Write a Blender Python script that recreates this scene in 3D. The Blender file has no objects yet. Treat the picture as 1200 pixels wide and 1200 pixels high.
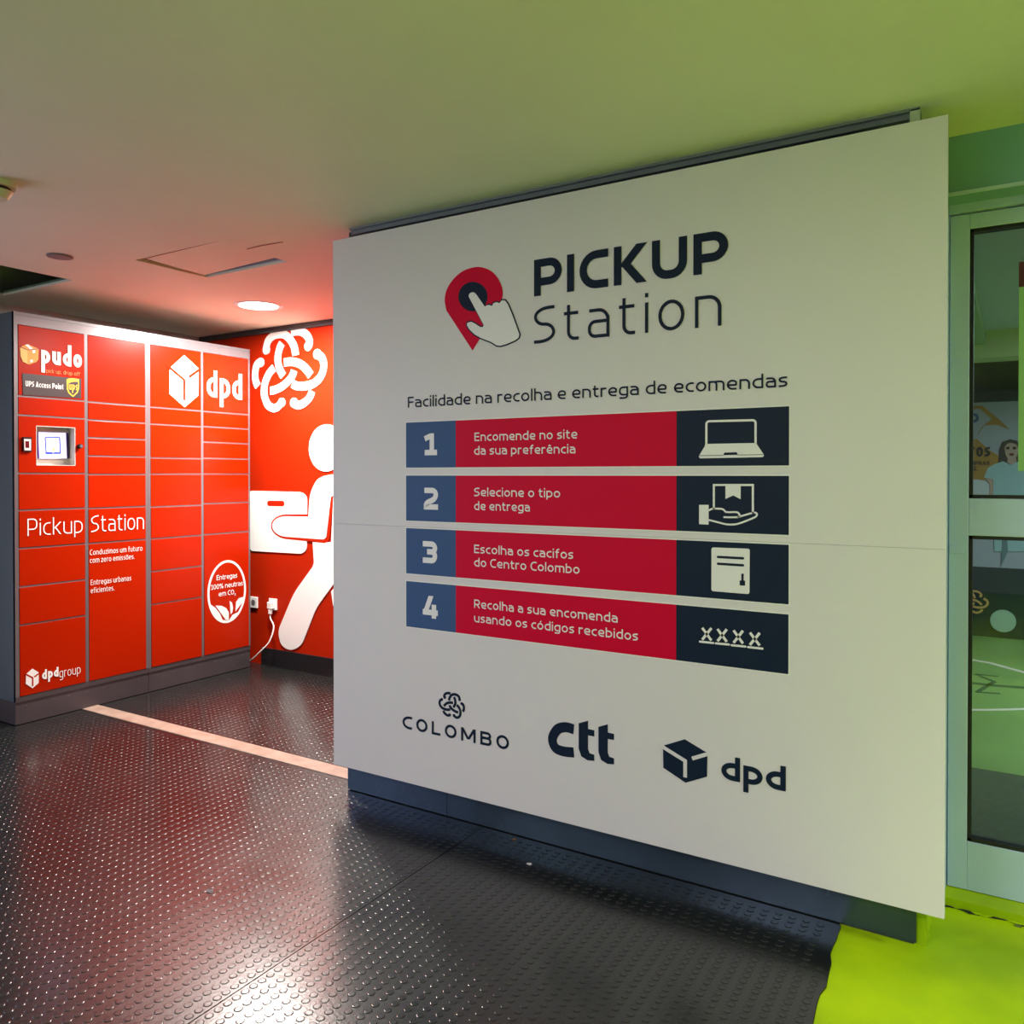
import bpy, math, random
from mathutils import Vector
from mathutils.geometry import tessellate_polygon
random.seed(4)
sc = bpy.context.scene
C = sc.collection
# ------------------------------------------------------------------ camera
YAW, PITCH, FPX, CY, CAMZ = .5527, -.0092, 951.7, 564.93, 1.4
cam_d = bpy.data.cameras.new('camera'); cam = bpy.data.objects.new('camera', cam_d); C.objects.link(cam)
cam.location = (0, 0, CAMZ); cam.rotation_euler = (math.pi/2 + PITCH, 0, YAW)
cam_d.sensor_width = 36; cam_d.lens = FPX/1200*36; cam_d.shift_y = (CY-600)/1200
cam_d.clip_start = .05
sc.camera = cam
# ------------------------------------------------------------------ world, exposure
w = bpy.data.worlds.new('world'); sc.world = w; w.use_nodes = True
w.node_tree.nodes['Background'].inputs[0].default_value = (.8, .9, 1, 1)
w.node_tree.nodes['Background'].inputs[1].default_value = .15
sc.view_settings.view_transform = 'Standard'; sc.view_settings.look = 'None'
sc.view_settings.exposure = 0; sc.view_settings.gamma = 1
sc.view_settings.use_curve_mapping = False
try:
    sc.cycles.max_bounces = 10; sc.cycles.diffuse_bounces = 6; sc.cycles.glossy_bounces = 5
    sc.cycles.caustics_reflective = False; sc.cycles.caustics_refractive = False
except Exception: pass
# ------------------------------------------------------------------ lamps of the room (ceiling lamps outside the frame, one downlight in frame) and added fill lights
def area(name, loc, size, power, col, rot=(0, 0, 0), shape='RECTANGLE', spread=math.pi):
    l = bpy.data.lights.new(name, 'AREA'); l.shape = shape; l.size = size[0]; l.size_y = size[1]
    l.energy = power; l.color = col; l.spread = spread
    o = bpy.data.objects.new(name, l); C.objects.link(o); o.location = loc; o.rotation_euler = rot
    return o
area('ceiling_lamp_over_green_floor', (1.9, .4, 2.44), (1.4, .5), 82, (1, 1, .95), spread=2.1)
area('ceiling_lamp_behind', (-1.45, -.9, 2.44), (1.2, .3), 78, (1, .94, 1))
area('door_fill_light', (2.3, 1.9, 2.3), (.4, .4), 72, (.86, .9, 1))  # added cool fill to brighten the door upright, not a known lamp
area('ceiling_lamp_left', (-3.9, -1.6, 2.44), (1.2, .3), 30, (.86, .92, 1))
area('front_fill_light', (-2.95, -4.85, 1.3), (4.7, 2.2), 48, (.98, .86, 1), rot=(-math.pi/2, 0, 0))  # added soft fill to even out the sign; the front wall has no opening
area('side_fill_light', (-5.36, -.6, 1.3), (2.2, 3.4), 72, (.62, .64, 1), rot=(0, -math.pi/2, 0))  # added bluish fill to tint the left ceiling; the left wall is solid
area('lobby_lamp_near', (1.5, 5.0, 2.44), (1.2, .6), 60, (.75, .92, 1))
area('lobby_lamp_far', (1.7, 6.6, 2.44), (1.2, .6), 60, (.7, .85, 1))
DL = area('downlight_lamp', (-4.068, 3.54, 2.452), (.2, .2), 112, (1, .95, .88), shape='DISK')
DL2 = area('downlight_lamp_hidden', (-2.75, 3.54, 2.452), (.2, .2), 55, (1, .95, .88), shape='DISK')

# ------------------------------------------------------------------ pixel <-> plane helpers (real distances solved from the photo)
_F = (-math.sin(YAW)*math.cos(PITCH), math.cos(YAW)*math.cos(PITCH), math.sin(PITCH)); _R = (math.cos(YAW), math.sin(YAW), 0)
_U = (_R[1]*_F[2]-_R[2]*_F[1], _R[2]*_F[0]-_R[0]*_F[2], _R[0]*_F[1]-_R[1]*_F[0])
def P(u, v, x=None, y=None, z=None):
    a = (u-600)/FPX; b = (CY-v)/FPX
    d = [_F[i]+a*_R[i]+b*_U[i] for i in range(3)]
    t = x/d[0] if x is not None else y/d[1] if y is not None else (z-CAMZ)/d[2]
    return (t*d[0], t*d[1], CAMZ+t*d[2])
class Plane:
    """upright face: 'y' faces -Y (s = X), 'x' faces +X (s = Y); t = Z"""
    def __init__(s, kind, c): s.k = kind; s.c = c
    def px(s, u, v):
        p = P(u, v, y=s.c) if s.k == 'y' else P(u, v, x=s.c)
        return (p[0], p[2]) if s.k == 'y' else (p[1], p[2])
    def w(s, q, off): return (q[0], s.c-off, q[1]) if s.k == 'y' else (s.c+off, q[0], q[1])
    def crop(s, pts, ox, oy, k): return [s.px(ox+p[0]/k, oy+p[1]/k) for p in pts]

# ------------------------------------------------------------------ materials
def mat(name, col, rough=.5, metal=0, spec=.5, emis=None, estr=0, var=0, vscale=3, bump=0, bscale=200, coat=0, col2=None, detail=4, rvar=0):
    m = bpy.data.materials.new(name); m.use_nodes = True; nt = m.node_tree; N = nt.nodes; L = nt.links
    b = N['Principled BSDF']
    b.inputs['Base Color'].default_value = (*col, 1); b.inputs['Roughness'].default_value = rough
    b.inputs['Metallic'].default_value = metal; b.inputs['Specular IOR Level'].default_value = spec
    if coat: b.inputs['Coat Weight'].default_value = coat; b.inputs['Coat Roughness'].default_value = .12
    if emis: b.inputs['Emission Color'].default_value = (*emis, 1); b.inputs['Emission Strength'].default_value = estr
    if var or col2 or rvar or bump: tc = N.new('ShaderNodeTexCoord')
    if var or col2:
        n = N.new('ShaderNodeTexNoise'); n.inputs['Scale'].default_value = vscale; n.inputs['Detail'].default_value = detail
        L.new(tc.outputs['Object'], n.inputs['Vector'])
        r = N.new('ShaderNodeValToRGB'); r.color_ramp.elements[0].position = .35; r.color_ramp.elements[1].position = .65
        c2 = col2 or tuple(c*(1-var) for c in col)
        r.color_ramp.elements[0].color = (*c2, 1); r.color_ramp.elements[1].color = (*col, 1)
        L.new(n.outputs['Fac'], r.inputs['Fac']); L.new(r.outputs['Color'], b.inputs['Base Color'])
    if rvar:
        n = N.new('ShaderNodeTexNoise'); n.inputs['Scale'].default_value = 2.3; n.inputs['Detail'].default_value = 5
        L.new(tc.outputs['Object'], n.inputs['Vector'])
        r = N.new('ShaderNodeMapRange'); r.inputs['From Min'].default_value = .3; r.inputs['From Max'].default_value = .7
        r.inputs['To Min'].default_value = rough-rvar; r.inputs['To Max'].default_value = rough+rvar
        L.new(n.outputs['Fac'], r.inputs['Value']); L.new(r.outputs['Result'], b.inputs['Roughness'])
    if bump:
        n = N.new('ShaderNodeTexNoise'); n.inputs['Scale'].default_value = bscale; n.inputs['Detail'].default_value = 3
        L.new(tc.outputs['Object'], n.inputs['Vector'])
        bp = N.new('ShaderNodeBump'); bp.inputs['Strength'].default_value = bump; bp.inputs['Distance'].default_value = .002
        L.new(n.outputs['Fac'], bp.inputs['Height']); L.new(bp.outputs['Normal'], b.inputs['Normal'])
    return m
def glass_mat():
    m = bpy.data.materials.new('door_glass'); m.use_nodes = True; N = m.node_tree.nodes; L = m.node_tree.links
    N.remove(N['Principled BSDF']); out = N['Material Output']
    t = N.new('ShaderNodeBsdfTransparent'); t.inputs[0].default_value = (.86, .93, .9, 1)
    g = N.new('ShaderNodeBsdfGlossy'); g.inputs['Roughness'].default_value = .02
    f = N.new('ShaderNodeFresnel'); f.inputs[0].default_value = 1.5
    mx = N.new('ShaderNodeMixShader'); L.new(f.outputs[0], mx.inputs[0]); L.new(t.outputs[0], mx.inputs[1]); L.new(g.outputs[0], mx.inputs[2])
    L.new(mx.outputs[0], out.inputs['Surface']); return m
M = dict(
 ceiling=mat('ceiling_paint', (.73, .73, .57), .75, var=.05, vscale=1.5),
 panel=mat('sign_board', (.72, .68, .66), .45, var=.03, vscale=1.2, spec=.3),
 navy=mat('navy_print', (.005, .014, .032), .5, spec=.15), blue=mat('blue_print', (.045, .095, .22), .5, spec=.15),
 sred=mat('sign_red_print', (.62, .0, .028), .5, spec=.12), swhite=mat('sign_white_print', (.80, .78, .74), .45),
 edge=mat('print_edge_white', (.8, .79, .72), .5),
 red=mat('locker_red', (.37, .0125, .0006), .27, spec=.11), mural=mat('mural_red', (.38, .0145, .0015), .45, spec=.10),
 white=mat('vinyl_white', (.86, .84, .82), .4), orange=mat('box_orange', (.85, .28, .03), .5), lorange=mat('box_light_orange', (.9, .45, .12), .5),
 otext=mat('orange_print', (.95, .2, .03), .5),
 brown=mat('dark_brown_print', (.022, .010, .012), .35), yellow=mat('yellow_print', (.85, .5, .01), .4),
 frame=mat('locker_grey_metal', (.17, .15, .16), .32, metal=.35, spec=.5), side=mat('locker_side_metal', (.10, .125, .15), .45, metal=.3),
 plinth=mat('locker_plinth_metal', (.085, .07, .078), .4, metal=.3, var=.2, vscale=4),
 steel=mat('kick_steel', (.075, .115, .165), .20, metal=.7, var=.35, vscale=2.5, rvar=.1),
 rubber=mat('black_rubber', (.010, .0115, .011), .225, spec=.8, rvar=.05, col2=(.007, .008, .008), vscale=5, bump=.15, bscale=90),
 sub=mat('floor_joint_dark', (.008, .008, .008), .8),
 green=mat('green_floor_paint', (.44, .62, .002), .5, spec=.15, col2=(.25, .40, .004), vscale=2.2, detail=7, bump=.5, bscale=25, rvar=.08),
 lobby=mat('lobby_floor_paint', (.20, .33, .10), .45, var=.2, vscale=1.6, bump=.2, bscale=40),
 mat=mat('doormat_fibre', (.030, .045, .055), .8, var=.4, vscale=40, bump=1, bscale=300),
 strip=mat('strip_beige_concrete', (.40, .30, .24), .35, col2=(.32, .22, .17), vscale=14, detail=8, rvar=.08),
 alu=mat('door_aluminium', (.50, .64, .82), .30, metal=.2, var=.06, vscale=2), gasket=mat('black_gasket', (.006, .006, .007), .5),
 lintel=mat('lintel_green_paint', (.20, .40, .46), .45, var=.15, vscale=3), wallg=mat('wall_pale_green', (.50, .58, .36), .7),
 wallp=mat('wall_pale', (.55, .56, .54), .7), dark=mat('dark_void', (.012, .013, .014), .7), body=mat('partition_dark', (.035, .042, .036), .6),
 track=mat('track_metal', (.20, .23, .22), .45, metal=.3), ply=mat('raw_board_edge', (.28, .13, .05), .8), lip=mat('hatch_lip', (.42, .40, .45), .5),
 base=mat('black_baseboard', (.012, .011, .013), .3), trim=mat('dark_cornice', (.045, .045, .055), .5),
 plastic=mat('white_plastic', (.82, .80, .78), .35), screen=mat('screen_lit', (.5, .5, .8), .2, emis=(.70, .70, 1), estr=.95),
 sblue=mat('screen_blue', (.02, .05, .5), .3, emis=(.02, .07, .5), estr=.6), syel=mat('screen_yellow', (.5, .4, .1), .3, emis=(.6, .5, .2), estr=.6),
 violet=mat('screen_bar', (.03, .005, .12), .3), black=mat('black_plastic', (.01, .01, .012), .3), reader=mat('reader_window', (.12, .01, .015), .2),
 recess=mat('recess_beige', (.66, .62, .55), .45), lens=mat('downlight_lens', (1, 1, 1), .5, emis=(1, .93, .85), estr=14),
 discm=mat('grey_cover_plate', (.16, .15, .16), .45, metal=.3), det=mat('detector_cream', (.60, .60, .42), .45),
 posterbg=mat('poster_lavender', (.34, .33, .40), .4), vlip=mat('opening_lip_green', (.10, .17, .09), .6), ochre=mat('poster_ochre', (.36, .17, .02), .4), plight=mat('poster_pale', (.50, .48, .53), .4),
 hair=mat('poster_hair', (.03, .015, .012), .5), skin=mat('poster_skin', (.42, .26, .22), .5), shirt=mat('poster_shirt', (.30, .42, .46), .5),
 shade=mat('poster_slate', (.10, .16, .19), .5), gold=mat('kiosk_gold', (.62, .34, .12), .4), kiosk=mat('kiosk_dark', (.006, .022, .028), .25),
 mint=mat('mint_disc', (.36, .50, .36), .5), lime=mat('lime_sticker', (.26, .50, .16), .4), maroon=mat('maroon_sticker', (.08, .006, .008), .4),
 farg=mat('far_green_wall', (.022, .065, .010), .6), glass=glass_mat(), line=mat('floor_line_white', (.7, .6, .5), .5), tyre=mat('scuff_dark', (.02, .07, .04), .6),
 gum=mat('gum_grey', (.12, .11, .12), .7), scrap=mat('scrap_white', (.6, .58, .52), .7), hall=mat('hall_ceiling', (.46, .52, .62), .7), beamc=mat('cream_beam', (.55, .60, .32), .7), hbeam=mat('hall_beam', (.30, .42, .24), .7),
 puce=mat('scuffed_green', (.12, .16, .03), .8),
)
# ------------------------------------------------------------------ mesh helpers
WLOC = {}
class MB:
    def __init__(s): s.v = []; s.f = []; s.mi = []; s.mats = []; s.sm = []
    def _m(s, m):
        m = M[m] if isinstance(m, str) else m
        if m not in s.mats: s.mats.append(m)
        return s.mats.index(m)
    def add(s, vs, fs, m, smooth=False):
        b = len(s.v); k = s._m(m); s.v += [tuple(p) for p in vs]
        for f in fs: s.f.append([b+i for i in f]); s.mi.append(k); s.sm.append(smooth)
        return s
    def box(s, x0, x1, y0, y1, z0, z1, m):
        v = [(x, y, z) for z in (z0, z1) for y in (y0, y1) for x in (x0, x1)]
        return s.add(v, [(0, 2, 3, 1), (4, 5, 7, 6), (0, 1, 5, 4), (2, 6, 7, 3), (0, 4, 6, 2), (1, 3, 7, 5)], m)
    def prism(s, pl, poly, o0, o1, m):
        """flat shape on a plane between offsets o0 and o1"""
        if sum(poly[i-1][0]*poly[i][1]-poly[i][0]*poly[i-1][1] for i in range(len(poly))) < 0: poly = poly[::-1]
        n = len(poly); top = [pl.w(q, o1) for q in poly]
        tr = tessellate_polygon([[Vector((q[0], q[1], 0)) for q in poly]])
        s.add(top, [(t[0], t[1], t[2]) if (poly[t[1]][0]-poly[t[0]][0])*(poly[t[2]][1]-poly[t[0]][1])-(poly[t[1]][1]-poly[t[0]][1])*(poly[t[2]][0]-poly[t[0]][0]) > 0 else (t[0], t[2], t[1]) for t in tr], m)
        if o1-o0 > 1e-9:
            v = top+[pl.w(q, o0) for q in poly]
            s.add(v, [(i, (i+1) % n, n+(i+1) % n, n+i) for i in range(n)], m)
        return s
    def ribbon(s, pl, pts, wd, o0, o1, m, closed=False, caps=(0, 0)):
        pts = [p for i, p in enumerate(pts) if i == 0 or math.dist(p, pts[i-1]) > 1e-7]
        n = len(pts); Lf = []; Rt = []
        for i in range(n):
            if closed: a, b = pts[(i-1) % n], pts[(i+1) % n]
            else: a, b = pts[max(0, i-1)], pts[min(n-1, i+1)]
            p = pts[i]
            d1 = (p[0]-a[0], p[1]-a[1]); d2 = (b[0]-p[0], b[1]-p[1])
            l1 = math.hypot(*d1); l2 = math.hypot(*d2)
            if l1 < 1e-9: d1, l1 = d2, l2
            if l2 < 1e-9: d2, l2 = d1, l1
            n1 = (-d1[1]/l1, d1[0]/l1); n2 = (-d2[1]/l2, d2[0]/l2)
            nx, ny = n1[0]+n2[0], n1[1]+n2[1]; q = math.hypot(nx, ny)
            if q < 1e-6: nx, ny, q = n1[0], n1[1], 1
            nx /= q; ny /= q; c = max(.5, nx*n1[0]+ny*n1[1]); h = wd/2/c
            Lf.append((p[0]+nx*h, p[1]+ny*h)); Rt.append((p[0]-nx*h, p[1]-ny*h))
        vs = []; fs = []
        for i in range(n): vs += [pl.w(Lf[i], o1), pl.w(Rt[i], o1)]
        fl_ = []
        for i in range(n): fl_ += [Lf[i], Rt[i]]
        def tri(a, b, c):
            p, q, r = fl_[a], fl_[b], fl_[c]; ar = (q[0]-p[0])*(r[1]-p[1])-(q[1]-p[1])*(r[0]-p[0])
            if abs(ar) > 1e-12: fs.append((a, b, c) if ar > 0 else (a, c, b))
        for i in range(n if closed else n-1):
            j = (i+1) % n; tri(2*i, 2*i+1, 2*j+1); tri(2*i, 2*j+1, 2*j)
        s.add(vs, fs, m)
        if o1-o0 > 1e-9:
            vb = [pl.w(q, o1) for q in Lf]+[pl.w(q, o0) for q in Lf]+[pl.w(q, o1) for q in Rt]+[pl.w(q, o0) for q in Rt]
            fb = []
            for i in range(n if closed else n-1):
                j = (i+1) % n; fb += [(i, j, n+j, n+i), (2*n+i, 2*n+j, 3*n+j, 3*n+i)]
            if not closed: fb += [(0, n, 3*n, 2*n), (n-1, 2*n-1, 4*n-1, 3*n-1)]
            s.add(vb, fb, m)
        for e, c in zip((pts[0], pts[-1]), caps):
            if c: s.prism(pl, circle(e, wd/2*c, wd/2*c, 20), o0, o1+2e-5, m)
        return s
    def cyl(s, c, r, z0, z1, m, n=24, axis='z', r2=None, smooth=True):
        r2 = r if r2 is None else r2; v = []
        for zz, rr in ((z0, r), (z1, r2)):
            for i in range(n):
                a = 2*math.pi*i/n; p, q = rr*math.cos(a), rr*math.sin(a)
                v.append((c[0]+p, c[1]+q, zz) if axis == 'z' else (zz, c[0]+p, c[1]+q) if axis == 'x' else (c[0]+p, zz, c[1]+q))
        s.add(v, [(i, (i+1) % n, n+(i+1) % n, n+i) for i in range(n)], m, smooth)
        s.add(v[:n], [tuple(range(n))[::-1]], m); s.add(v[n:], [tuple(range(n))], m)
        return s
    def tube(s, pts, r, m, n=8):
        pts = [Vector(p) for p in pts]; v = []
        for i, p in enumerate(pts):
            d = (pts[min(i+1, len(pts)-1)]-pts[max(i-1, 0)]).normalized()
            a = d.orthogonal().normalized() if i == 0 else (pa-d*pa.dot(d)).normalized()
            pa = a; b = d.cross(a)
            for k in range(n):
                t = 2*math.pi*k/n; v.append(p+a*math.cos(t)*r+b*math.sin(t)*r)
        fs = [(i*n+k, i*n+(k+1) % n, (i+1)*n+(k+1) % n, (i+1)*n+k) for i in range(len(pts)-1) for k in range(n)]
        s.add(v, fs, m, True); return s
    def build(s, name, parent=None, bevel=0, **tags):
        xs = [[p[i] for p in s.v] for i in range(3)]
        c = Vector([(min(a)+max(a))/2 for a in xs])
        me = bpy.data.meshes.new(name); me.from_pydata([(p[0]-c[0], p[1]-c[1], p[2]-c[2]) for p in s.v], [], s.f)
        for m in s.mats: me.materials.append(m)
        me.polygons.foreach_set('material_index', s.mi); me.polygons.foreach_set('use_smooth', s.sm); me.update()
        o = bpy.data.objects.new(name, me); C.objects.link(o); WLOC[o] = c
        if parent: o.parent = parent; o.location = c-WLOC[parent]
        else: o.location = c
        if bevel:
            b = o.modifiers.new('bevel', 'BEVEL'); b.width = bevel; b.segments = 2; b.limit_method = 'ANGLE'
        for k, val in tags.items(): o[k] = val
        return o
def thing(name, loc, label, category, group=None):
    o = bpy.data.objects.new(name, None); C.objects.link(o); o.location = loc; WLOC[o] = Vector(loc)
    o.empty_display_size = .1; o['label'] = label; o['category'] = category
    if group: o['group'] = group
    return o
def circle(c, rx, ry=None, n=40, a0=0): ry = rx if ry is None else ry; return [(c[0]+rx*math.cos(a0+2*math.pi*i/n), c[1]+ry*math.sin(a0+2*math.pi*i/n)) for i in range(n)]
def rnd(pts, r, closed=False, seg=7):
    """polyline with rounded corners; a point may carry its own radius as third value"""
    n = len(pts); out = []
    for i, p in enumerate(pts):
        rr = p[2] if len(p) > 2 else r
        if (not closed and i in (0, n-1)) or rr <= 0: out.append((p[0], p[1])); continue
        a = pts[(i-1) % n]; b = pts[(i+1) % n]
        la = math.hypot(a[0]-p[0], a[1]-p[1]); lb = math.hypot(b[0]-p[0], b[1]-p[1])
        fa = 1. if (not closed and i == 1) else .5; fb = 1. if (not closed and i == n-2) else .5
        ka = min(rr, la*fa); kb = min(rr, lb*fb)
        A = (p[0]+(a[0]-p[0])*ka/la, p[1]+(a[1]-p[1])*ka/la); B = (p[0]+(b[0]-p[0])*kb/lb, p[1]+(b[1]-p[1])*kb/lb)
        k = .55
        c1 = (A[0]+(p[0]-A[0])*k, A[1]+(p[1]-A[1])*k); c2 = (B[0]+(p[0]-B[0])*k, B[1]+(p[1]-B[1])*k)
        for j in range(seg+1):
            t = j/seg; u = 1-t
            out.append(tuple(u**3*A[q]+3*u*u*t*c1[q]+3*u*t*t*c2[q]+t**3*B[q] for q in (0, 1)))
    return out
def spline(pts, seg=8):
    n = len(pts); out = []
    for i in range(n-1):
        p0, p1, p2, p3 = pts[max(0, i-1)], pts[i], pts[i+1], pts[min(n-1, i+2)]
        for j in range(seg):
            t = j/seg
            out.append(tuple(.5*((2*p1[q])+(-p0[q]+p2[q])*t+(2*p0[q]-5*p1[q]+4*p2[q]-p3[q])*t*t+(-p0[q]+3*p1[q]-3*p2[q]+p3[q])*t**3) for q in range(len(p1))))
    out.append(pts[-1]); return out

# ------------------------------------------------------------------ lettering: every glyph is drawn as strokes (cap height 1)
WID = dict(a=.53, b=.57, c=.46, d=.57, e=.55, f=.37, g=.57, h=.56, k=.53, m=.88, n=.56, o=.58, p=.57, q=.57, r=.37, s=.45, t=.38, u=.56, v=.52, x=.52, z=.46,
           A=.66, B=.60, C=.58, E=.52, F=.50, K=.62, L=.50, M=.80, O=.66, P=.60, R=.62, S=.56, T=.58, U=.64, X=.6, I=0, i=0, l=0)
WID.update({'0': .56, '1': .40, '2': .52, '3': .52, '4': .58, '%': .80, '.': 0, ',': 0})
def glyph(ch, w, fx, xh, desc, asc, rad=1):
    """returns (advance width, [(kind, pts, ...)])"""
    h = w/2; W = max(w, WID.get(ch, .5)*fx) if ch not in 'iIl.,' else w
    L, R, B, X, T = h, W-h, h, xh-h, 1-h; Dn = -desc+h; r = (.30 if ch in 'oceOCdbpqSs0' else .23)*min(1.2, fx)*rad; S = []; D = []
    st = lambda *p: S.append((list(p), 0, False)); ro = lambda p, rr=r, c=False: S.append((p, rr, c))
    if ch == 'a': st((R, X-r*.6), (R, 0)); ro([(.04, X), (R, X), (R, X-r)]); ro([(R, .43), (L, .43, r*.62), (L, B, r*.62), (R, B)])
    elif ch == 'b': st((L, 0), (L, asc)); ro([(L, X), (R, X), (R, B), (L, B)])
    elif ch == 'c': ro([(W, X), (L, X), (L, B), (W, B)])
    elif ch == 'd': st((R, 0), (R, asc)); ro([(R, X), (L, X), (L, B), (R, B)])
    elif ch == 'e': ro([(L, .35, 0), (R, .35, .06), (R, X), (L, X), (L, B), (W-.04, B)])
    elif ch == 'f': ro([(W, asc-h), (.09*fx+h, asc-h), (.09*fx+h, 0)], r*.7); st((0, X), (W-.03, X))
    elif ch == 'g': ro([(R, X), (L, X), (L, B+.02), (R, B+.02)]); ro([(R, xh), (R, Dn), (.05, Dn)], r*.8)
    elif ch == 'h': st((L, 0), (L, asc)); ro([(L, X), (R, X), (R, 0)])
    elif ch in 'i': st((h, 0), (h, xh)); st((h, min(.9, xh+.13)), (h, min(.9, xh+.13)+max(w, .1)*1.1))
    elif ch == 'k': st((L, 0), (L, asc)); D.append((L+.02+h, .36, W-h, xh)); D.append((L+h+.08, .42, W-h, 0))
    elif ch == 'l': st((h, 0), (h, asc))
    elif ch == 'm': c = W/2; st((L, 0), (L, xh)); ro([(L, X), (c, X), (c, 0)], r*.8); ro([(c-.1, X), (R, X), (R, 0)], r*.8)
    elif ch == 'n': st((L, 0), (L, xh)); ro([(L, X), (R, X), (R, 0)])
    elif ch == 'o': ro([(L, X), (L, B), (R, B), (R, X)], r, True)
    elif ch == 'p': st((L, -desc), (L, xh)); ro([(L, X), (R, X), (R, B), (L, B)])
    elif ch == 'q': st((R, -desc), (R, xh)); ro([(R, X), (L, X), (L, B), (R, B)])
    elif ch == 'r': st((L, 0), (L, xh)); ro([(L, X-.2), (L, X), (W, X)], r*.7)
    elif ch == 's': m = xh/2; k = (X-m)*.98; ro([(W-.03, X), (L, X), (L, m+.01), (R, m+.01), (R, B), (.02, B)], k)
    elif ch == 't': x = .08*fx+h; ro([(x, .95), (x, B), (W, B)], r*.7); st((0, X), (W-.02, X))
    elif ch == 'u': st((R, 0), (R, xh)); ro([(L, xh), (L, B), (R, B)])
    elif ch == 'v': D.append((W/2-h*.3, 0, h, xh)); D.append((W/2+h*.3, 0, W-h, xh))
    elif ch == 'x': D.append((h, 0, W-h, xh)); D.append((W-h, 0, h, xh))
    elif ch == 'z': st((0, X), (W, X)); st((0, B), (W, B)); D.append((h*1.1, w*.8, W-h*1.1, xh-w*.8))
    elif ch == 'A': D.append((h, 0, W/2, 1)); D.append((W-h, 0, W/2, 1)); st((W*.2, .30), (W*.8, .30))
    elif ch == 'B': st((L, 0), (L, 1)); ro([(L, T), (R-.04, T), (R-.04, .53), (L, .53)], .22); ro([(L, .53), (R, .53), (R, B), (L, B)], .22)
    elif ch == 'C': ro([(W, T), (L, T), (L, B), (W, B)], r*1.1)
    elif ch == 'E': st((L, 0), (L, 1)); st((L, T), (W, T)); st((L, B), (W, B)); st((L, .52), (W-.04, .52))
    elif ch == 'F': st((L, 0), (L, 1)); st((L, T), (W, T)); st((L, .50), (W-.05, .50))
    elif ch == 'I': st((h, 0), (h, 1))
    elif ch == 'K': st((L, 0), (L, 1)); D.append((w+h*.55, .46, W-h*1.1, 1)); D.append((w+h*.9, .54, W-h*1.1, 0))
    elif ch == 'L': st((L, 0), (L, 1)); st((L, B), (W, B))
    elif ch == 'M': st((L, 0), (L, 1)); st((R, 0), (R, 1)); D.append((W/2, .18, L, 1)); D.append((W/2, .18, R, 1))
    elif ch in 'O0': ro([(L, T), (L, B), (R, B), (R, T)], r*1.25, True)
    elif ch == 'P': st((L, 0), (L, 1)); ro([(L, T), (R, T), (R, .38), (L, .38)], r)
    elif ch == 'R': st((L, 0), (L, 1)); ro([(L, T), (R, T), (R, .42), (L, .42)], r); D.append((W-h, 0, W*.5, .42))
    elif ch == 'S': k = (T-.5)*.95; ro([(W-.02, T), (L, T), (L, .51), (R, .51), (R, B), (.0, B)], k)
    elif ch == 'T': st((0, T), (W, T)); st((W/2, 0), (W/2, T))
    elif ch == 'U': ro([(L, 1), (L, B), (R, B), (R, 1)], r*1.1)
    elif ch == 'X': D.append((h, 0, W-h, 1)); D.append((W-h, 0, h, 1))
    elif ch == '1': st((W*.58, 0), (W*.58, 1)); st((0, B), (W, B)); ro([(.0, T-.12), (W*.45, T)], 0)
    elif ch == '2': ro([(.03, T), (R, T), (R, .50), (L, .30), (L, B, 0), (W, B)], r*.8)
    elif ch == '3': ro([(.0, T), (R, T), (R, .52), (W*.3, .52)], .2); ro([(W*.3, .52), (R, .52), (R, B), (0, B)], .2)
    elif ch == '4': st((W*.74, 0), (W*.74, .62)); st((0, .26), (W, .26)); D.append((h*1.1, .22, W*.55, 1))
    elif ch == '%':
        ro([(h, T), (h, .6), (.26*fx, .6), (.26*fx, T)], .12, True); ro([(W-.26*fx, .4), (W-.26*fx, B), (R, B), (R, .4)], .12, True); D.append((W*.25, 0, W*.75, 1))
    elif ch == '.': st((h, 0), (h, max(w, .12)))
    elif ch == ',': st((h, -.12), (h, max(w, .10)))
    return W, S, D
ACC = {'ê': ('e', '^'), 'õ': ('o', '~'), 'ó': ('o', "'")}
def draw_text(mb, pl, s0, t0, width, cap, text, wt, off, m, gap=.12, xh=.74, desc=.24, asc=1.04, space=.30, words=None, rad=1):
    def lay(fx):
        x = 0; out = []
        for c in text:
            if c == ' ': x += space*fx; out.append(None); continue
            b, a = ACC.get(c, (c, None)); W, S, D = glyph(b, wt, fx, xh, desc, asc, rad); out.append((x, W, S, D, a)); x += W+gap
        return x-gap, out
    lo, hi = .2, 3.
    for _ in range(30):
        fx = (lo+hi)/2
        if lay(fx)[0]*cap > width: hi = fx
        else: lo = fx
    tot, gl = lay(fx); k = width/(tot*cap); sx = cap*k
    for it in gl:
        if it is None:
            if words is not None: mb = MB(); words.append(mb)
            continue
        x, W, S, D, a = it
        f = lambda p: (s0+(x+p[0])*sx, t0+p[1]*cap)
        nn = 0
        for pts, r, cl in S:
            mb.ribbon(pl, [f(p) for p in rnd(pts, r, cl)], wt*cap, off+nn*3e-5, off+nn*3e-5, m, cl); nn += 1
        for x0, y0, x1, y1 in D:
            dx, dy = x1-x0, y1-y0; kx = wt/2*math.hypot(dx, dy)/abs(dy)
            mb.prism(pl, [f(p) for p in ((x0-kx, y0), (x0+kx, y0), (x1+kx, y1), (x1-kx, y1))], off+nn*3e-5, off+nn*3e-5, m); nn += 1
        if a:
            q = {'^': [(W/2-.16, xh+.08), (W/2, xh+.22), (W/2+.16, xh+.08)], "'": [(W/2-.03, xh+.07), (W/2+.12, xh+.24)],
                 '~': [(W/2-.2, xh+.10), (W/2-.1, xh+.17), (W/2+.08, xh+.11), (W/2+.2, xh+.18)]}[a]
            mb.ribbon(pl, [f(p) for p in q], wt*cap*.85, off, off, m)
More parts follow.
